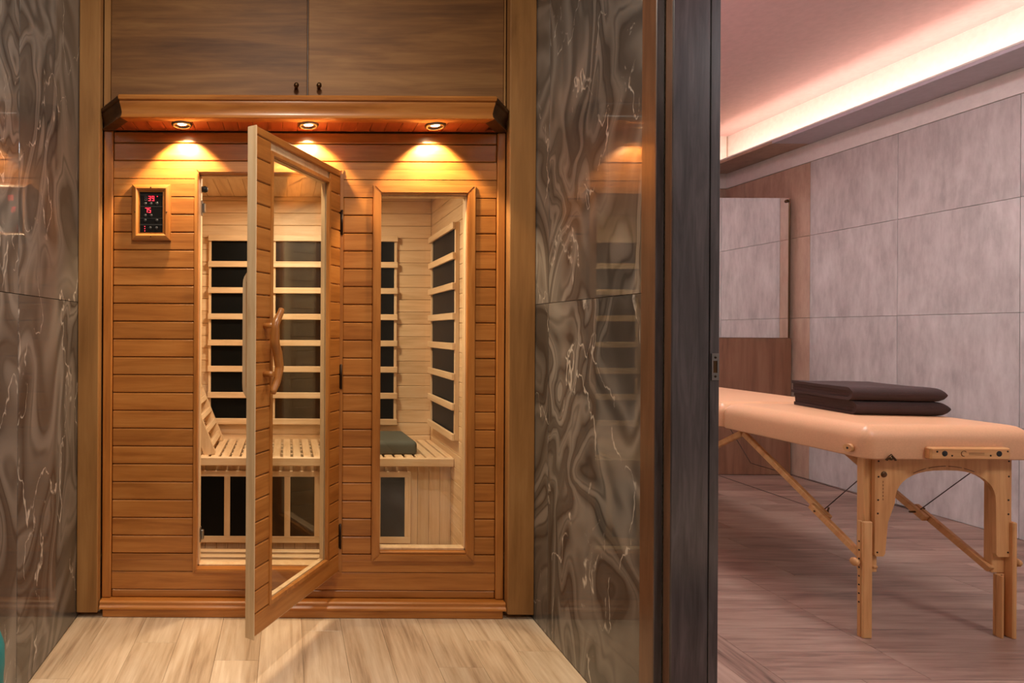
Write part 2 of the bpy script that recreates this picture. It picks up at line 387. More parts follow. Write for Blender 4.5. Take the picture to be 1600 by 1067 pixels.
# partition with mirror
YM = 4.2
pt = S(empty('wall_partition', (2.6, YM, 0)), 'low brown partition standing at the back of the treatment room')
box('partition_core', (1.0, 3.655), (YM + .012, YM + .05), (0, 2.0), M_brown, pt, bev=.001)
for a, b in ((1.0, 1.88), (1.88, 2.76), (2.76, 3.66)):
    box('partition_board', (a + .001, b - .001), (YM - .012, YM + .011), (.004, .995), M_brown, pt, bev=.001)
mr = empty('wall_mirror', (2.6, YM, 1.0)); tag(mr, 'frameless mirror above the brown board at the back of the room', 'mirror')
box('mirror_glass', (1.05, 3.646), (YM + .0, YM + .0115), (.998, 2.018), M_mir, mr, bev=.001)
box('edge_rod', (3.6465, 3.655), (YM - .004, YM + .0115), (.998, 2.012), M_brz, mr, bev=.002)
MB().lathe([(0, 0), (.012, 0), (.012, .008), (.006, .011), (0, .011)], T((3.632, YM, 1.995)) @ Matrix.Rotation(R(90), 4, 'X'), 16).build('mirror_clip', M_brz, mr)
# doorway jamb
dj = S(empty('door_1', (.94, 1.36, 0)), 'dark grey-brown wood door jamb and casing of treatment room')
box('casing_strip', (.868, XR), (1.3635, 1.418), (0, 2.2), M_cas, dj, bev=.001)
box('casing_edge', (.868, XR), (1.361, 1.363), (0, 2.2), M_lam, dj, bev=.0008)
box('casing_strip', (.888, .9), (1.335, 1.3605), (0, 2.2), M_cas, dj, bev=.002)
box('jamb_board', (.8885, .974), (1.332, 1.3415), (0, 2.12), M_lam, dj, bev=.0015)
box('door_stop', (.978, 1.0), (1.335, 1.3415), (0, 2.12), M_lam, dj, bev=.001)
box('gap_seal', (.974, .978), (1.339, 1.3415), (0, 2.12), M_rub, dj, bev=0)
zs = H - (573 - 3.5 - 517) / 674
sp = MB()
sp.box((.9805, .9975), (1.332, 1.3349), (zs + .014, zs + .031)); sp.box((.9805, .9975), (1.332, 1.3349), (zs - .031, zs - .014))
sp.box((.9805, .984), (1.332, 1.3349), (zs - .014, zs + .014)); sp.box((.9935, .9975), (1.332, 1.3349), (zs - .014, zs + .014))
spo = sp.build('strike_plate', M_steel, dj)
box('latch_hole', (.984, .9935), (1.3335, 1.3349), (zs - .014, zs + .014), M_brz, spo, bev=0)
for dz in (.022, -.022): MB().lathe([(0, 0), (.0032, 0), (.0022, .0012), (0, .0014)], T((.989, 1.332, zs + dz)) @ Matrix.Rotation(R(90), 4, 'X'), 10).build('screw', M_bhin, spo)
# teal stool, only its edge reaches the picture
st = empty('upholstered_stool', (-.617, 1.0, 0)); tag(st, 'teal upholstered stool against the left marble wall, mostly cut off by the corner', 'stool')
MB().lathe([(0, .04), (.104, .04), (.112, .05), (.116, .09), (.1135, .40), (.1155, .42), (.115, .455), (.107, .480), (.087, .492), (0, .497)], T((-.617, 1.0, 0)), 40).build('cover', M_tealf, st)
for a in (45, 135, 225, 315): MB().lathe([(0, 0), (.012, 0), (.016, .04), (0, .04)], T((-.617 + .080 * math.cos(R(a)), 1.0 + .085 * math.sin(R(a)), 0)), 12).build('foot', M_dark, st)

# ---------------------------------------------------------------- timber frame posts and overhead cabinet
S(box('trim_3', (XL + .0005, -.677), (2.06, 2.096), (.018, 2.599), M_pil, bev=.003), 'brown stained timber post between left marble and sauna')
S(box('trim_4', (.7905, XR - .0005), (2.06, 2.096), (.018, 2.599), M_pil, bev=.003), 'brown stained timber post between right marble and sauna')
cb = empty('overhead_cabinet', (.06, 2.3, 1.85)); tag(cb, 'stained wooden two-door cabinet built in above the sauna', 'cabinet')
box('carcass', (-.70, .83), (2.125, 2.6), (1.845, 2.598), M_shade, cb, bev=.001)  # dark colour stands for the shade in the gap between doors
box('filler_strip', (-.676, -.652), (2.10, 2.1245), (1.845, 2.598), M_pil, cb, bev=.001)
box('filler_strip', (.783, .79), (2.10, 2.1245), (1.845, 2.598), M_pil, cb, bev=.001)
for a, b, kx in ((-.6505, .0645, .0255), (.0695, .7815, .1075)):
    d = box('cabinet_door', (a, b), (2.10, 2.1235), (1.849, 2.598), M_cab, cb, bev=.002)
    MB().lathe([(0, 0), (.007, 0), (.006, .006), (.0045, .012), (.0075, .017), (.0095, .022), (.0085, .028), (.004, .031), (0, .0315)],
               T((kx, 2.10, 1.916)) @ Matrix.Rotation(R(90), 4, 'X'), 18).build('knob', M_brz, d)

# ---------------------------------------------------------------- sauna
SA = empty('infrared_sauna', (.06, 2.6, 0)); tag(SA, 'varnished wooden infrared sauna cabin with glass door standing open', 'sauna')
SL, SR = -.673, .7885; YF = 2.10
Zt = 1.7545; Zb = .056; PITCH = .0651
# front wall: backing frame with openings, then every plank
DX0, DX1, DZ0, DZ1 = -.343, .200, .146, 1.619     # outer edge of door frame
WX0, WX1, WZ0, WZ1 = .308, .681, .192, 1.562      # outer edge of window frame
fw = empty('front_wall', (.06, YF, 0), SA)
m = MB(); YP = YF + .012
for x, z in (((SL, DX0 + .012), (Zb, Zt)), ((DX1 - .012, WX0 + .02), (Zb, Zt)), ((WX1 - .02, SR), (Zb, Zt)), ((DX0 + .012, DX1 - .012), (DZ1 - .012, Zt)), ((DX0 + .012, DX1 - .012), (Zb, DZ0 + .012)),
             ((WX0 + .02, WX1 - .02), (WZ1 - .02, Zt)), ((WX0 + .02, WX1 - .02), (Zb, WZ0 + .02))):
    m.box(x, (YP, YP + .03), z)
m.build('wall_core', M_shade, fw)
px0, px1 = SL + .034, SR - .030
zg0 = 1.03 + (517 - 280) / 428.57      # a groove seen at y=279
rows = []; z = zg0
while z < Zt: z += PITCH
while z > Zb:
    rows.append((max(z - PITCH, Zb), min(z, Zt))); z -= PITCH
for z0, z1 in rows:
    if z1 - z0 < .012: continue
    zc0, zc1 = z0 + .0013, z1 - .0013
    # cut round the door and window frames, also where a frame ends within a board
    cuts = sorted({zc0, zc1} | {v for v in (DZ0, DZ1, WZ0, WZ1) if zc0 + .002 < v < zc1 - .002})
    for c0, c1 in zip(cuts, cuts[1:]):
        segs = [(px0, px1)]
        for a, b, c, d in ((DX0, DX1, DZ0, DZ1), (WX0, WX1, WZ0, WZ1)):
            if (c0 + c1) / 2 > c and (c0 + c1) / 2 < d:
                out = []
                for s0, s1 in segs:
                    if a > s0 and b < s1: out += [(s0, a), (b, s1)]
                    else: out.append((s0, s1))
                segs = out
        for s0, s1 in segs:
            box('plank', (s0 + .0005, s1 - .0005), (YF + .001, YP), (c0, c1), M_cedX, fw, bev=.003 if len(cuts) == 2 else .0005)
for a, b in ((SL, SL + .033), (SR - .029, SR)):
    box('corner_post', (a, b), (YF - .006, YP + .03), (Zb + .001, Zt), M_cedZ, fw, bev=.003)
# fill the small plank remnants above/below frames cut by whole rows: frame mouldings cover them
def frame(name, x0, x1, z0, z1, wd, y0, y1, mat, par, inner=None):
    """four mitred mouldings; wd width"""
    e = empty(name, ((x0 + x1) / 2, y0, (z0 + z1) / 2), par)
    def mitre(p, mt):
        b = MB(); b.poly(p, (0, y1 - y0, 0)); bmesh.ops.recalc_face_normals(b.bm, faces=list(b.bm.faces))
        bmesh.ops.bevel(b.bm, geom=[q for q in b.bm.edges if all(abs(v.co.y - y0) < 1e-6 for v in q.verts)], offset=.003, segments=2, affect='EDGES')
        return b.build('moulding', mt, e)
    mX, mZ = mat
    mitre([(x0, y0, z1), (x1, y0, z1), (x1 - wd, y0, z1 - wd), (x0 + wd, y0, z1 - wd)], mX)
    mitre([(x0, y0, z0), (x1, y0, z0), (x1 - wd, y0, z0 + wd), (x0 + wd, y0, z0 + wd)], mX)
    mitre([(x0, y0, z0), (x0, y0, z1), (x0 + wd, y0, z1 - wd), (x0 + wd, y0, z0 + wd)], mZ)
    mitre([(x1, y0, z0), (x1, y0, z1), (x1 - wd, y0, z1 - wd), (x1 - wd, y0, z0 + wd)], mZ)
    return e
df = frame('door_frame', DX0, DX1, DZ0, DZ1, .015, YF - .006, YF + .03, (M_cedX, M_cedZ), SA)
# pale jamb lining
m = MB(); a, b, c, d = DX0 + .012, DX1 - .012, DZ0 + .012, DZ1 - .012
for x, z in (((a, a + .007), (c, d)), ((b - .007, b), (c, d)), ((a, b), (d - .007, d)), ((a, b), (c, c + .007))): m.box(x, (YF + .0305, YF + .062), z)
m.build('jamb_lining', M_hemZ, df)
for zc in (1.485, .272):
    ct = MB(); ct.box((a + .0072, a + .011), (YF + .032, YF + .056), (zc - .027, zc + .027), .001); ct.box((a + .011, a + .022), (YF + .036, YF + .05), (zc - .018, zc + .018), .003)
    ct.build('roller_catch', M_steel, df)
MB().lathe([(0, 0), (.011, 0), (.012, .012), (.009, .02), (0, .022)], T((a + .0075, YF + .052, 1.557)) @ Matrix.Rotation(R(90), 4, 'Y'), 16).build('door_bumper', M_rub, df)
wf = frame('window', WX0, WX1, WZ0, WZ1, .029, YF - .008, YF + .012, (M_cedX, M_cedZ), SA)
m = MB(); a, b, c, d = WX0 + .024, WX1 - .024, WZ0 + .038, WZ1 - .030
for x, z in (((a, a + .005), (c, d)), ((b - .008, b), (c, d)), ((a, b), (d - .006, d)), ((a, b), (c, c + .007))): m.box(x, (YF + .0125, YF + .045), z)
m.build('inner_lining', M_hemZ, wf)
box('sill', (WX0 + .0295, WX1 - .0295), (YF - .004, YF + .03), (WZ0 + .0295, WZ0 + .037), M_cedX, wf, bev=.002)
box('pane', (a + .0055, b - .0085), (YF + .026, YF + .031), (c + .0075, d - .0065), M_glass, wf, bev=0)
# base
bs_ = empty('base', (.06, YF, 0), SA)
m = MB(); pr = [(2.062, .030), (2.0635, .036), (2.070, .042), (2.0685, .052), (2.074, .056), (2.125, .056), (2.125, .030)]
m.poly([(SL + .001, y, z) for y, z in pr], (SR - SL - .002, 0, 0)); m.build('base_moulding', M_cedX, bs_)
box('toe_board', (SL + .012, SR - .012), (2.066, 2.09), (.0, .0295), M_cedX, bs_, bev=.002)
# crown hood
cr = empty('crown', (.06, 2.03, 1.79), SA)
plan = [(SL, 2.094), (-.573, 1.970), (.697, 1.970), (SR + .0, 2.094)]
prof = [(0.0, 1.7545), (0.006, 1.757), (.001, 1.764), (-.001, 1.776), (.004, 1.794), (.010, 1.806), (.009, 1.812), (.015, 1.815), (.017, 1.824), (.012, 1.831), (-.03, 1.831), (-.03, 1.7545)]
def crown_piece(i):
    b = MB(); P = [Vector((x, y)) for x, y in plan]
    def nrm(k):
        d = (P[k + 1] - P[k]).normalized(); return Vector((d.y, -d.x))
    n0 = nrm(i); pa, pb = P[i], P[i + 1]
    def mit(k):
        if k == 0: return nrm(0) / max(.4, 1)
        if k == 3: return nrm(2)
        a_, b_ = nrm(k - 1), nrm(k); s_ = (a_ + b_).normalized(); return s_ / s_.dot(a_)
    A = [b.bm.verts.new((*(pa + mit(i) * q), z)) for q, z in prof]; B = [b.bm.verts.new((*(pb + mit(i + 1) * q), z)) for q, z in prof]
    n = len(A)
    for k in range(n): b.bm.faces.new((A[k], A[(k + 1) % n], B[(k + 1) % n], B[k])).smooth = True
    b.bm.faces.new(A); b.bm.faces.new(B[::-1])
    return b.build('crown_moulding' if i == 1 else 'crown_end', M_cedX if i == 1 else M_shade, cr, sharp=40)  # end pieces coloured darker to carry their shade
# keep the two end pieces inside the posts: no outward offset there
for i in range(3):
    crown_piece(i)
box('hood_top', (-.57, .69), (1.998, 2.094), (1.822, 1.830), M_cedX, cr, bev=.001)
x = SL + .02; k = 0
while x < SR - .03:
    x1 = min(x + .0525, SR - .02); t = 0
    lo = max(1.972 + .0, 1.972 + max(0, (-.585 - x)) * 1.35 + max(0, (x1 - .69)) * 1.35)
    lo = min(lo, 2.085)
    if 2.097 - lo > .02:
        # leave round cut-outs to the lamp trims, which sit proud of the boards
        box('soffit_board', (x + .0006, x1 - .0006), (lo + .006, 2.0985), (1.757, 1.768), M_soff, cr, bev=.0012)
    x = x1
for sx in SPOT_X:
    d = empty('downlight', (sx, 2.028, 1.755), cr)
    MB().lathe([(.024, .0), (.0245, -.006), (.030, -.0075), (.0355, -.004), (.0365, .0015), (.024, .0015)], T((sx, 2.028, 1.7555)), 28).build('trim_ring', M_steel, d)
    MB().lathe([(0, -.0005), (.012, -.0005), (.0165, .0008), (0, .001)], T((sx, 2.028, 1.7556)), 20).build('lamp_lens', M_lens, d)
    MB().lathe([(.0168, .0), (.0238, -.003), (.0238, .0008), (.0168, .0008)], T((sx, 2.028, 1.7556)), 24).build('reflector_ring', M_brz, d)
# control panel
cp = empty('control_panel', (-.498, YF, 1.457), SA)
X0, X1, Z0, Z1 = -.568, -.428, 1.356, 1.559
def pframe(par):
    pf = [(0, 0), (0, -.010), (.004, -.014), (.008, -.018), (.016, -.020), (.022, -.016), (.0245, -.011), (.0275, -.013), (.0275, 0)]
    for i in range(4):
        b = MB(); cs = [(X0, Z0, 1, 1), (X1, Z0, -1, 1), (X1, Z1, -1, -1), (X0, Z1, 1, -1)]; A, B = cs[i], cs[(i + 1) % 4]
        va = [b.bm.verts.new((A[0] + A[2] * p, YF + q, A[1] + A[3] * p)) for p, q in pf]; vb = [b.bm.verts.new((B[0] + B[2] * p, YF + q, B[1] + B[3] * p)) for p, q in pf]
        for k in range(len(pf)): b.bm.faces.new((va[k], va[(k + 1) % len(pf)], vb[(k + 1) % len(pf)], vb[k])).smooth = True
        b.bm.faces.new(va); b.bm.faces.new(vb[::-1]); b.build('frame_moulding', M_cedX if i % 2 == 0 else M_cedZ, par, sharp=45)
pframe(cp)
for sx, sz in ((-.498, Z1 - .013), (-.498, Z0 + .013), (X0 + .013, 1.457), (X1 - .013, 1.457)):
    MB().lathe([(0, 0), (.0028, 0), (.002, .001), (0, .001)], T((sx, YF - .0198, sz)) @ Matrix.Rotation(R(90), 4, 'X'), 10).build('screw', M_brz, cp)
fx0, fx1, fz0, fz1 = X0 + .028, X1 - .028, Z0 + .028, Z1 - .028
face = box('display_face', (fx0, fx1), (YF - .009, YF - .001), (fz0, fz1), M_black, cp, bev=.001)
fw_ = fx1 - fx0; fh = fz1 - fz0; YD = YF - .0098
def PX(cx, cy):   # crop pixel (800x1067 crop of the panel) -> x,z
    return fx0 + (cx - 200) / (590 - 200) * fw_, fz1 - (cy - 205) / (878 - 205) * fh
SEG = {'3': 'abcdg', '9': 'abcdfg', '7': 'abc', '5': 'acdfg', '8': 'abcdefg', '1': 'bc'}
def digit(ch, cx, cy, w_, h_, mat):
    x, z = PX(cx, cy); sw = w_ / 390 * fw_; sh = h_ / 673 * fh; t = sw * .20
    b = MB(); hw, hh = sw / 2, sh / 2
    g = {'a': ((x - hw, x + hw), (z + hh - t, z + hh)), 'd': ((x - hw, x + hw), (z - hh, z - hh + t)), 'g': ((x - hw, x + hw), (z - t / 2, z + t / 2)),
         'b': ((x + hw - t, x + hw), (z, z + hh)), 'c': ((x + hw - t, x + hw), (z - hh, z)), 'f': ((x - hw, x - hw + t), (z, z + hh)), 'e': ((x - hw, x - hw + t), (z - hh, z))}
    for s in SEG[ch]: b.box(g[s][0], (YD, YF - .0091), g[s][1])
    return b.build('digit', mat, face)
digit('8', 300, 310, 38, 78, M_dim); digit('3', 362, 310, 40, 80, M_red); digit('9', 420, 310, 40, 80, M_red)
digit('7', 310, 505, 40, 80, M_red); digit('5', 365, 505, 40, 80, M_red)
for cx, cy in ((492, 275), (285, 775), (285, 812), (285, 848)):
    x, z = PX(cx, cy); MB().lathe([(0, 0), (.0016, 0), (.0012, .0008), (0, .0009)], T((x, YF - .009, z)) @ Matrix.Rotation(R(90), 4, 'X'), 10).build('indicator_dot', M_red, face)
for cx, cy in ((292, 396), (388, 396), (488, 392), (292, 592), (392, 592), (292, 672), (488, 672), (378, 798), (482, 798)):
    x, z = PX(cx, cy); MX = T((x, YF - .009, z)) @ Matrix.Rotation(R(90), 4, 'X')
    bt = MB().lathe([(0, .0022), (.0042, .0022), (.0050, .0015), (.0050, 0), (0, 0)], MX, 18).build('button', M_knob, face)
    
for cy in (250, 445, 640, 738, 752):
    x, z = PX(200, cy); box('divider_line', (fx0 + .002, fx1 - .002), (YD, YF - .0091), (z - .0006, z + .0006), M_knob, face, bev=0)

# cabin shell inside
IL, IR, YI, ZI = -.640, .762, 3.07, 1.745
sh = empty('cabin_shell', (.06, 2.6, 0), SA)
box('outer_side', (SL + .001, IL - .012), (YF + .0425, YI + .03), (Zb, Zt), M_hemY, sh, bev=.001)
box('outer_side', (IR + .008, SR - .001), (YF + .0425, YI + .03), (Zb, Zt), M_hemY, sh, bev=.001)
box('outer_back', (IL - .012, IR + .008), (YI + .012, YI + .03), (Zb, Zt), M_hemX, sh, bev=.001)
box('roof_board', (SL, SR), (YF + .001, YI + .03), (1.7691, 1.79), M_hemX, sh, bev=.001)
bw = empty('back_lining', (.06, YI, 0), SA); rwl = empty('right_lining', (IR, 2.6, 0), SA); lwl = empty('left_lining', (IL, 2.6, 0), SA); cl = empty('cabin_ceiling', (.06, 2.6, ZI), SA)
z = .02; P2 = .0655
while z < ZI - .005:
    z1 = min(z + P2, ZI)
    box('plank', (IL, IR), (YI, YI + .012), (z + .0007, z1 - .0007), M_hemX, bw, bev=.0022)
    box('plank', (IR, IR + .008), (YF + .0425, YI), (z + .0007, z1 - .0007), M_hemY, rwl, bev=.002)
    box('plank', (IL - .012, IL), (YF + .0425, YI), (z + .0007, z1 - .0007), M_hemY, lwl, bev=.002)
    z = z1
x = IL; 
while x < IR - .01:
    x1 = min(x + .0701, IR)
    box('ceiling_board', (x + .0006, x1 - .0006), (YF + .0425, YI), (ZI, ZI + .01), M_hemY, cl, bev=.0018); x = x1
cll = empty('ceiling_lamp', (.07, 2.5, ZI), SA)
MB().lathe([(.075, 0), (.09, -.004), (.10, -.002), (.10, 0)], T((.07, 2.5, ZI)), 32).build('rim', M_steel, cll)
MB().lathe([(0, -.012), (.05, -.010), (.078, -.004), (.08, 0)], T((.07, 2.5, ZI)), 32).build('diffuser', M_lamp, cll)
# sauna floor
sf = empty('duckboard', (.06, 2.4, 0), SA)
box('floor_sheet', (IL, IR), (YF + .0425, YI), (.0005, .004), M_brown, sf, bev=0)
y = 2.185
while y < 2.66:
    box('floor_slat', (IL + .004, IR - .004), (y, y + .031), (.012, .031), M_hemX, sf, bev=.003); y += .0605
for x in (-.5, 0.05, .6): box('floor_bearer', (x - .02, x + .02), (2.15, 2.66), (.004, .0118), M_hemY, sf, bev=.001)
# bench
bn = empty('bench', (.06, 2.85, .455), SA); ZBn = .455; BY0, BY1 = 2.645, YI - .003
x = IL + .004
while x < IR - .02:
    x1 = min(x + .0365, IR - .002)
    box('bench_slat', (x, x1), (BY0 + .0005, BY1), (ZBn - .018, ZBn), M_hemY, bn, bev=.003); x += .0473
for y in (2.70, 2.79, 2.88, 2.97, 3.045): box('cross_bearer', (IL + .002, IR - .002), (y - .012, y + .012), (ZBn - .034, ZBn - .0182), M_hemX, bn, bev=.001)
box('front_rail', (IL + .001, IR - .001), (BY0 - .020, BY0), (ZBn - .042, ZBn - .002), M_hemX, bn, bev=.004)
bp = empty('bench_front', (.06, 2.70, .2), SA)
x = IL
while x < IR - .008:
    x1 = min(x + .052, IR); box('front_board', (x + .0006, x1 - .0006), (2.685, 2.695), (.009, ZBn - .036), M_hemZ, bp, bev=.0015); x = x1
# heaters
def heater(name, O, U, width, par, nb=8, hz=(.536, 1.536)):
    """O origin at panel left bottom, U unit along width, normal faces room"""
    e = empty(name, O, par); U = Vector(U); Nn = Vector((U.y, -U.x, 0))
    FR = Matrix(((U.x, -Nn.x, 0, O[0]), (U.y, -Nn.y, 0, O[1]), (0, 0, 1, 0), (0, 0, 0, 1)))
    box('carbon_panel', (.012, width - .012), (-.012, -.002), (hz[0] + .01, hz[1] - .01), M_heat, e, .0005, FR)
    for a, b in ((0, .014), (width - .014, width)): box('stile', (a, b), (-.020, -.0005), hz, M_hemZ, e, .0015, FR)
    st = (hz[1] - hz[0] - .032) / (nb - 1)
    for i in range(nb): box('guard_bar', (-.002, width + .002), (-.034, -.0205), (hz[0] + i * st, hz[0] + i * st + .031), M_hemX, e, .002, FR)
    return e
for a, b in ((-.422, -.094), (-.081, .243), (.252, .576)): heater('back_heater', (a, YI, 0), (1, 0, 0), b - a, SA)
heater('side_heater', (IR, 3.0, 0), (0, -1, 0), .44, SA, hz=(.545, 1.520))
# under-bench heater: frame with seven dark panels
ub = empty('bench_heater', (.07, 2.675, .2), SA)
for i in range(7):
    a = (314.5 + 46.8 * i - 450) / 335.5; b = a + 37.5 / 335.5
    box('carbon_panel', (a - .004, b + .004), (2.676, 2.6845), (.070, .362), M_heat, ub, bev=0)
for i in range(8):
    a = (314.5 + 46.8 * i - 450) / 335.5
    box('stile', (a - .0275, a), (2.667, 2.6755), (.078, .354), M_hemZ, ub, bev=.0015)
for z0, z1 in ((.048, .0775), (.3545, .381)): box('rail', ((314.5 - 450) / 335.5 - .0275, (314.5 + 46.8 * 7 - 450) / 335.5), (2.667, 2.6755), (z0, z1), M_hemX, ub, bev=.0015)

# sauna door, swung open
hx, hy = .190, 2.094; ang = math.atan2(-.455, -.281); DW = .535; DT = .030
U = Vector((math.cos(ang), math.sin(ang), 0)); Wn = Vector((-U.y, U.x, 0))      # Wn: outer face normal
if Wn.x < 0: Wn = -Wn
FD = Matrix(((U.x, Wn.x, 0, hx), (U.y, Wn.y, 0, hy), (0, 0, 1, 0), (0, 0, 0, 1)))
dz0, dz1 = .150, 1.615; gu0, gu1, gz0, gz1 = .094, .450, .230, 1.550
DR = empty('sauna_door', (hx, hy, dz0), SA)
m = MB()
for u, z in (((.002, gu0 - .006), (dz0, dz1)), ((gu1 + .006, DW), (dz0, dz1)), ((gu0 - .006, gu1 + .006), (dz0, gz0 - .006)), ((gu0 - .006, gu1 + .006), (gz1 + .006, dz1))):
    m.box(u, (-DT, -.0085), z, .001, FD)
m.build('core_frame', M_hemZ, DR)
box('edge_strip', (DW, DW + .004), (-DT, .001), (dz0, dz1), M_hemZ, DR, .001, FD)
zr = []; z = 1.589
while z > dz0: zr.append((max(z - PITCH, dz0), z)); z -= PITCH
zr.insert(0, (1.589, dz1))
for z0, z1 in zr:
    if z1 - z0 < .008: continue
    spans = [(.002, gu0 - .012), (gu1 + .010, DW)] if (z1 > gz0 - .010 + .004 and z0 < gz1 + .010 - .004) else [(.002, DW)]
    for u0, u1 in spans:
        zz0, zz1 = z0, z1
        box('plank', (u0, u1 - .0003), (-.0084, 0), (zz0 + .0011, zz1 - .0011), M_cedX, DR, .0028, FD)
# solid rails above and below the glass
# glass trim
def dmould(pts, nm='glass_trim'):
    b = MB(); b.poly([(u, .003, z) for u, z in pts], (0, -.0125, 0), FD); return b.build(nm, M_cedZ, DR)
t_ = .012
a, b, c, d = gu0 - t_, gu1 + t_, gz0 - t_, gz1 + t_
dmould([(a, c), (b, c), (gu1, gz0), (gu0, gz0)]); dmould([(a, d), (b, d), (gu1, gz1), (gu0, gz1)]); dmould([(a, c), (a, d), (gu0, gz1), (gu0, gz0)]); dmould([(b, c), (b, d), (gu1, gz1), (gu1, gz0)])
box('pane', (gu0 - .004, gu1 + .004), (-.0145, -.0097), (gz0 - .004, gz1 + .004), M_glass, DR, 0, FD)
for u, z in (((gu0 - .0055, gu0), (gz0 - .0055, gz1 + .0055)), ((gu1, gu1 + .0055), (gz0 - .0055, gz1 + .0055)), ((gu0 + .0001, gu1 - .0001), (gz0 - .0055, gz0)), ((gu0 + .0001, gu1 - .0001), (gz1, gz1 + .0055))):
    box('inner_bead', u, (-.031, -.0148), z, M_hemZ, DR, .0008, FD)
# outer S handle
uh = .492; hp = []
kx_ = [0, .2, .4, .55, .7, .85, 1.0]; ku_ = [-.024, .010, .011, -.005, -.013, -.002, .021]
for i in range(31):
    s = i / 30; k = min(5, sum(1 for v in kx_[1:] if s >= v)); f = (s - kx_[k]) / (kx_[k + 1] - kx_[k]); f = f * f * (3 - 2 * f) * .5 + f * .5
    hp.append((s, 1.094 - s * .243, ku_[k] + (ku_[k + 1] - ku_[k]) * f))
hd = empty('outer_handle', FD @ Vector((uh, .03, .97)), DR)
m = MB()
pts = [FD @ Vector((uh - .012 + du, .036, z)) for s, z, du in hp]
rad = [.0085 + .0055 * math.sin(math.pi * min(1, max(0, s))) ** .7 for s, z, du in hp]
m.tube(pts, rad, 12); m.build('grip', M_cedZ, hd)
for z in (1.045, .905):
    MB().tube([FD @ Vector((uh, -.001, z)), FD @ Vector((uh, .034, z))], .0085, 10).build('handle_peg', M_cedX, hd)
# inner bar handle
m = MB()
prof = [(-DT, .800), (-DT - .038, .850), (-DT - .040, .870), (-DT - .040, 1.165), (-DT - .038, 1.185), (-DT, 1.235), (-DT, 1.205), (-DT - .020, 1.170), (-DT - .020, .865), (-DT, .830)]
m.poly([(uh - .016, w_, z) for w_, z in prof], (.032, 0, 0), FD)
bmesh.ops.recalc_face_normals(m.bm, faces=list(m.bm.faces)); bmesh.ops.bevel(m.bm, geom=list(m.bm.edges), offset=.004, segments=2, affect='EDGES'); m.build('inner_handle', M_hemZ, DR)
for zc in (1.425, .865, .285):
    hg = empty('hinge', FD @ Vector((0, .002, zc)), DR)
    MB().tube([FD @ Vector((-.001, .004, zc - .045)), FD @ Vector((-.001, .004, zc + .045))], .0042, 10).build('knuckle', M_bhin, hg)
    box('leaf', (.0, .0018), (-.024, .002), (zc - .042, zc + .042), M_bhin, hg, 0, FD)

# things inside the sauna
br = empty('slatted_backrest', (-.34, 2.84, ZBn)); tag(br, 'pale slatted wooden backrest leaning on the sauna bench behind the door frame', 'backrest')
th = math.atan2(.135, .33); Lb = .47
FB = T((-.335, 2.665, ZBn + .004)) @ Matrix.Rotation(-th, 4, 'Y')
for y0 in (0, .328):
    m = MB(); m.poly([(-.048, y0, .012), (-.0, y0, 0.0), (.004, y0, .01), (.004, y0, Lb - .02), (-.004, y0, Lb), (-.046, y0, Lb)], (0, .022, 0), FB)
    bmesh.ops.recalc_face_normals(m.bm, faces=list(m.bm.faces)); m.build('side_rail', M_hemZ, br)
for i in range(7):
    z = .045 + i * .0655
    if z > Lb - .02: break
    box('cross_slat', (-.014, .006), (.0225, .3275), (z - .012, z + .014), M_hemY, br, .003, FB)
# rear prop of the backrest
for y0 in (.03, .30):
    m = MB(); m.poly([(-.50, 2.665 + y0, ZBn + .0005), (-.475, 2.665 + y0, ZBn + .0005), (-.432, 2.665 + y0, ZBn + .20), (-.445, 2.665 + y0, ZBn + .21)], (0, .02, 0)); m.build('prop_leg', M_hemZ, br)
def pillow(name, w_, l_, h_, rt, rb, rc, mat, parent, M, n=6, crown=0.0):
    rings = []
    lay = [(rb * (1 - math.sin(a)), rb * (1 - math.cos(a))) for a in [math.pi / 2 * i / 3 for i in range(4)]]
    lay += [(rt * (1 - math.cos(a)), h_ - rt * (1 - math.sin(a))) for a in [math.pi / 2 * i / 8 for i in range(9)]]
    b = MB()
    for ins, z in lay:
        r = max(rc - ins, .004); hw, hl = w_ / 2 - ins, l_ / 2 - ins; ring = []
        for qx, qy, a0 in ((1, 1, 0), (-1, 1, 90), (-1, -1, 180), (1, -1, 270)):
            for k in range(n + 1):
                a = R(a0 + 90 * k / n); ring.append(b.bm.verts.new((qx * (hw - r) + r * math.cos(a), qy * (hl - r) + r * math.sin(a), z)))
        rings.append(ring)
    for A, B in zip(rings, rings[1:]):
        for k in range(len(A)): b.bm.faces.new((A[k], A[(k + 1) % len(A)], B[(k + 1) % len(A)], B[k])).smooth = True
    b.bm.faces.new(rings[0][::-1]); b.bm.faces.new(rings[-1]).smooth = True
    return b.build(name, mat, parent, M, org=(0, 0, 0))
cu = pillow('bench_block', .30, .30, .062, .022, .012, .025, M_block, None, T((.455, 2.835, ZBn + .0005)) @ Matrix.Rotation(R(2), 4, 'Z'))  # grey-green round-edged block on the bench
tag(cu, 'grey-green block lying on the bench seen through the window', 'cushion')

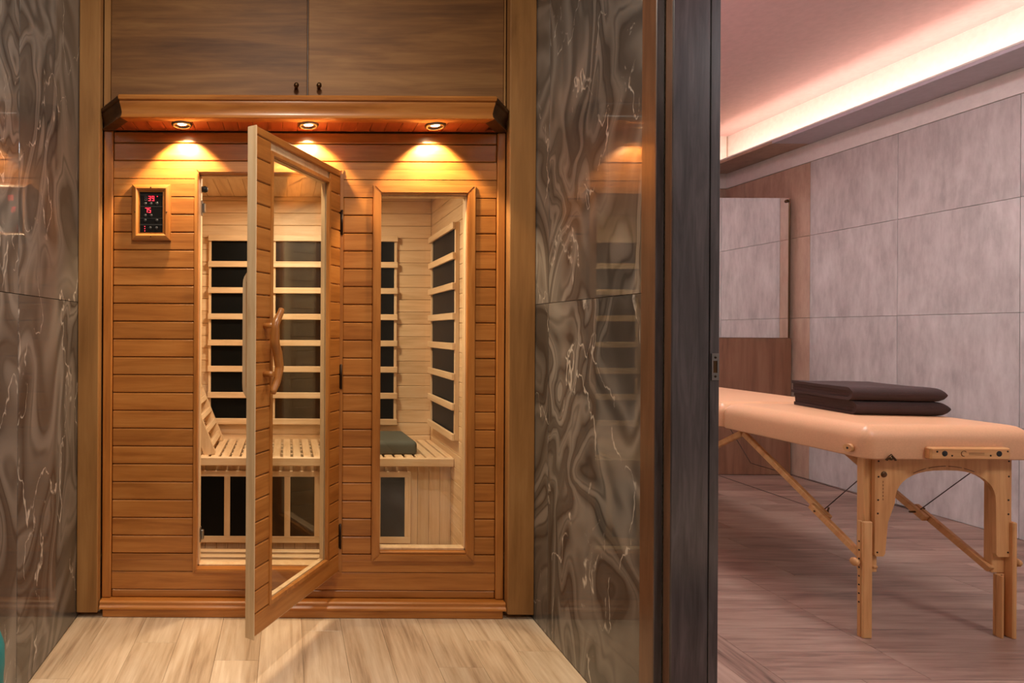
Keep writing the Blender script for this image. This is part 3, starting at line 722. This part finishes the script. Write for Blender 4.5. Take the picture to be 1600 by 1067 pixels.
# ---------------------------------------------------------------- massage table
MT = empty('massage_table', (2.211, 2.4, 0)); tag(MT, 'portable wooden massage table with peach leatherette top and arched end legs', 'massage table')
TX0, TX1, TY0, TYF, TY1 = 1.925, 2.497, 1.915, 2.562, 3.77; ZT0, ZT1 = .612, .724
for y0, y1 in ((TY0, TYF - .001), (TYF + .001, TY1)):
    pillow('padded_top', TX1 - TX0, y1 - y0, ZT1 - ZT0, .052, .006, .035, M_leat, MT, T(((TX0 + TX1) / 2, (y0 + y1) / 2, ZT0)))
mx = 2.211
mir = lambda x: 2 * mx - x
L, Rr = 1.998, 2.462; zt, zb = ZT0 - .001, .274
pts = [(L, zb + .008), (L, zt), (Rr, zt), (Rr, zb + .008), (Rr - .008, zb), (Rr - .044, zb), (Rr - .050, zb + .01), (Rr - .052, .45)]
arch = []
cxa, wa = (2.066 + 2.410) / 2, (2.410 - 2.066) / 2
for i in range(21):
    a = math.pi * i / 20; ca, sa = math.cos(a), math.sin(a); e_ = .78
    arch.append((cxa + wa * math.copysign(abs(ca) ** e_, ca), .456 + .112 * abs(sa) ** .85))
pts += arch
pts += [(2.043, .39), (2.034, zb + .01), (2.028, zb), (L + .006, zb)]
def endset(yp, sgn, detail):
    """yp: outer plane of the arched panel, sgn: +1 near end"""
    leg_y = yp + sgn * .013
    b = MB(); b.poly([(x, yp, z) for x, z in pts], (0, sgn * .012, 0)); ap = b.build('arched_end_panel', M_ply, MT)
    for xs_, mirrored in ((1.974, False), (Rr - .002, True)):
        sg = -1 if mirrored else 1
        lg = box('leg', (xs_, xs_ + sg * .046), (leg_y, leg_y + sgn * .026), (.215, ZT0 - .001), M_ply, MT, .002)
        # channel-shaped extension with adjustment holes
        xo = 1.949 if not mirrored else 2.470
        m = MB()
        y0 = yp - sgn * .0005; x_in = xo + sg * (.032 if not mirrored else .047)
        m.box((xo, xo + sg * .008), (y0 + sgn * .0, y0 + sgn * .012), (0, .395), .002)
        if not mirrored: m.box((xo, x_in), (y0 - sgn * .011, y0 - sgn * .0005), (0, .395), .003)
        else: m.box((xo, xo + sg * .014), (y0 - sgn * .011, y0 + sgn * .038), (0, .395), .003); m.box((xo + sg * .0145, x_in), (y0 + sgn * .012, y0 + sgn * .020), (0, .212), .002); m.box((x_in - sg * .006, x_in), (y0 - sgn * .008, y0 + sgn * .0115), (0, .212), .002)
        ex = m.build('leg_extension', M_ply, lg)
        if detail:
            for k in range(8):
                z = .118 + k * .0295
                if not mirrored: MB().lathe([(0, 0), (.0028, 0), (.0028, .001), (0, .001)], T((xo, y0 + .004, z)) @ Matrix.Rotation(R(-90), 4, 'Y'), 10).build('adjustment_hole', M_dark, lg)
                elif k < 4: MB().lathe([(0, 0), (.0028, 0), (.0028, .001), (0, .001)], T((xo - .0275, y0 + .0118, z)) @ Matrix.Rotation(R(90), 4, 'X'), 10).build('adjustment_hole', M_dark, lg)
        kz = .255
        kb = MB().lathe([(0, 0), (.007, 0), (.007, .008), (.013, .010), (.015, .016), (.012, .022), (0, .024)], T((xo, y0 + sgn * .004, kz)) @ Matrix.Rotation(R(-90 if not mirrored else 90), 4, 'Y'), 8).build('clamp_knob', M_ply, lg)
        # folding brace in two overlapping bars
        bx = 2.03 if not mirrored else mir(2.03)
        A = Vector((bx, TYF, .585)); B = Vector((bx, yp + sgn * .03, .236)); J = A.lerp(B, .655)
        if sgn < 0 and mirrored: continue
        if sgn < 0: A = Vector((bx, TYF + .01, .585)); B = Vector((bx, TYF + .62, .236)); J = A.lerp(B, .655)
        def bar(P, Q, off, nm):
            d = (Q - P); Ln = d.length; d.normalize(); n_ = d.cross(Vector((1, 0, 0))).normalized()
            FM = Matrix(((1, d.x, n_.x, P.x + off), (0, d.y, n_.y, P.y), (0, d.z, n_.z, P.z), (0, 0, 0, 1)))
            return box(nm, (-.009, .009), (-.0, Ln), (-.012, .012), M_ply, MT, .003, FM)
        d_ = (B - A).normalized()
        u_ = bar(A, J + d_ * .035, 0, 'upper_brace'); l_ = bar(J - d_ * .03, B + d_ * .02, sg * -.0185, 'lower_brace')
        if detail:
            wn = MB(); wn.tube([J + Vector((-.03 * 1, 0, 0)), J + Vector((.024, 0, 0))], .0035, 8); wn.tube([J + Vector((.022, -.004, .016)), J + Vector((.022, .004, -.016))], [.003, .003], 8); wn.build('wing_nut', M_brz, u_)
            MB().tube([J + Vector((.006, 0, .005)), Vector((bx + .006, TY0 + .05, ZT0 - .004))], .0016, 6).build('steel_cable', M_cable, MT)
    return ap
ap = endset(TY0 + .043, 1, True)
endset(TY1 - .043, -1, False)
Jn = Vector((0, TYF, .585)).lerp(Vector((0, TY0 + .073, .236)), .655)
for bx in (2.036, mir(2.030)): MB().tube([Vector((bx, Jn.y, Jn.z)), Vector((bx, TYF + .41, .36))], .0014, 6).build('steel_cable', M_cable, MT)
MB().tube([Vector((mir(2.03), TYF + .41, .36)), Vector((mir(2.03), TYF + .62, .59))], .0014, 6).build('steel_cable', M_cable, MT)
# end block with two sockets, hardware of the near end
bk = box('headrest_block', (2.118, 2.381), (TY0 - .020, TY0 + .003), (.6175, .657), M_plyX, MT, .004)
RX = Matrix.Rotation(R(90), 4, 'X')
yb = TY0 - .020
for x in (2.163, 2.342): MB().lathe([(0, .0004), (.0085, .0004), (.0095, 0), (0, 0)], T((x, yb - .0002, .638)) @ RX, 16).build('socket_hole', M_dark, bk)
for x, z in ((2.138, .644), (2.187, .631), (2.314, .632), (2.370, .646)): MB().lathe([(0, .0003), (.0030, .0003), (.0030, 0), (0, 0)], T((x, yb - .0002, z)) @ RX, 10).build('screw', M_bhin, bk)
m = MB(); m.tube([(2.226 + .009 * math.cos(a), yb - .0004, .638 + .009 * math.sin(a)) for a in [R(40 + 20 * i) for i in range(13)]], .0009, 6); m.box((2.242, 2.293), (yb - .0006, yb), (.639, .6405)); m.box((2.242, 2.293), (yb - .0006, yb), (.6345, .6352)); m.build('faint_maker_mark', M_brz, bk)
pg = MB().tube([(TX0 + .010, 1.970, .6415), (TX0 - .016, 1.964, .6415)], .0135, 14).build('armrest_peg', M_plyX, MT)
pg2 = MB().tube([(TX0 - .0158, 1.964, .6415), (TX0 - .0168, 1.964, .6415)], .0035, 10).build('peg_bore', M_dark, pg)
yp = TY0 + .043
m = MB(); m.lathe([(0, 0), (.006, 0), (.006, .008), (0, .009)], T((2.000, TY0 - .001, .618)) @ RX, 12)
m.tube([(1.985, TY0 - .006, .612), (2.000, TY0 - .008, .630), (2.016, TY0 - .006, .612)], .0035, 8); m.build('wing_screw', M_brz, MT)
MB().lathe([(0, .004), (.006, .004), (.0095, .002), (.0105, 0), (0, 0)], T((2.028, yp, .553)) @ RX, 16).build('pivot_bolt', M_brz, ap)
for x, z in ((2.010, .598), (2.010, .545), (2.009, .466), (2.008, .420), (2.007, .288), (2.453, .600), (2.453, .548), (2.452, .468), (2.452, .42), (2.451, .29)):
    MB().lathe([(0, .0004), (.0032, .0004), (.0032, 0), (0, 0)], T((x, yp - .0001, z)) @ RX, 10).build('screw', M_bhin, ap)
m = MB()
for a0, a1 in ((-25, -15), (-13, 0), (2, 12), (14, 22)):
    P = [(2.238 + .26 * math.sin(R(a)), yp - .0003, .579 - .26 * (1 - math.cos(R(a))) + .003) for a in [a0 + (a1 - a0) * i / 5 for i in range(6)]]
    m.tube(P, .0016, 6, flat=.25)
for i in range(6): m.box((2.024, 2.027), (yp - .0004, yp), (.525 - i * .012, .531 - i * .012))
m.build('burnt_lettering', wood('burnt_wood', (120, 74, 40), (140, 90, 50), (150, 98, 56)), ap)

# ---------------------------------------------------------------- towels
def towel(M, seed, label):
    b = MB(); th_ = .0122; W_, L_ = .320, .315; NX = 26
    def band(r_out, y_far, zc, dx):
        # U lying on its side: closed at y=-L/2 (near), open at far end
        path = []
        r = r_out - th_ / 2; yc = -L_ / 2 + r_out
        nb_ = 12
        for i in range(nb_ + 1): path.append((y_far + (yc - y_far) * i / nb_, zc - r))
        for i in range(1, 9):
            a = -math.pi / 2 - math.pi * i / 8; path.append((yc + r * math.cos(a), zc + r * math.sin(a)))
        for i in range(1, nb_ + 1): path.append((yc + (y_far - yc) * i / nb_, zc + r))
        n = len(path); nor = []
        for i in range(n):
            p, q_ = path[max(i - 1, 0)], path[min(i + 1, n - 1)]; t = Vector((q_[0] - p[0], q_[1] - p[1])).normalized(); nor.append(Vector((t.y, -t.x)))
        sec = [Vector(path[i]) + nor[i] * th_ / 2 for i in range(n)] + [Vector(path[i]) - nor[i] * th_ / 2 for i in range(n - 1, -1, -1)]
        grid = []
        for k in range(NX + 1):
            s = 1 - (1 - k / NX) ** 1.9; x = -W_ / 2 + dx + s * (W_ - dx)
            e = min(s, 1 - s) * NX
            f = math.sqrt(max(.05, 1 - .93 * max(0, (s - .90) / .10) ** 2))
            ring = []
            for v in sec:
                y, z = v; z2 = zc + (z - zc) * f
                nz = mnoise.noise(Vector((x * 9 + seed, y * 9, z * 40))) * .003 + mnoise.noise(Vector((x * 30, y * 30 + seed, z * 60))) * .001
                yy = y + (1 - f) * .01 * (1 if y < 0 else -1)
                ring.append(b.bm.verts.new((x + nz * .6, yy + nz * .4, max(.0005, z2 + nz * (1 if z2 > .01 else 0)))))
            grid.append(ring)
        m_ = len(sec)
        for g, h in zip(grid, grid[1:]):
            for i in range(m_): b.bm.faces.new((g[i], g[(i + 1) % m_], h[(i + 1) % m_], h[i])).smooth = True
        for i in range(n - 1):
            for g in (grid[0], grid[-1]): b.bm.faces.new((g[i], g[i + 1], g[m_ - 2 - i], g[m_ - 1 - i])).smooth = True
    band(.0252, L_ / 2, .0262, 0); band(.0125, L_ / 2 - .001, .0262, .004)
    o = b.build('folded_towel', M_tow, None, M, org=(0, 0, 0), sharp=60)
    return tag(o, label, 'towel', 'brown towels on the massage table')
cxy = Vector((2.140, 2.166)); ro = R(-7)
ctr = cxy + Vector((math.cos(ro) * .160 - math.sin(ro) * .1575, math.sin(ro) * .160 + math.cos(ro) * .1575))
towel(T((ctr.x, ctr.y, ZT1 + .0005)) @ Matrix.Rotation(ro, 4, 'Z'), 1.3, 'dark brown folded towel lying directly on the massage table, lower of two')
towel(T((ctr.x - .008, ctr.y + .003, ZT1 + .0525)) @ Matrix.Rotation(ro - R(1), 4, 'Z'), 8.1, 'dark brown folded towel on top of the other towel')

# ---------------------------------------------------------------- discs and rims for the added ceiling fill lamps (out of frame)
for x, y, z, lab in ((.0, .95, 2.6, 'added unseen round fill lamp in corridor ceiling before the sauna'), (.0, -.55, 2.6, 'added unseen round fill lamp in corridor ceiling behind the viewer'),
                (1.95, 2.45, ZC, 'added unseen round fill lamp in treatment room ceiling above the massage table'), (2.75, .1, ZC, 'added unseen round fill lamp in treatment room ceiling far from the mirror')):
    e = empty('added_fill_lamp', (x, y, z)); tag(e, lab, 'ceiling light', 'added ceiling fill lamps')
    k = 2.9 if z == ZC else 1
    MB().lathe([(.11 * k, -.002), (.112 * k, -.016), (.12 * k, -.014), (.122 * k, 0)], T((x, y, z)), 32).build('rim', M_steel, e)
    MB().lathe([(0, -.004), (.11 * k, -.004), (.11 * k, 0)], T((x, y, z)), 32).build('diffuser', M_lamp, e)
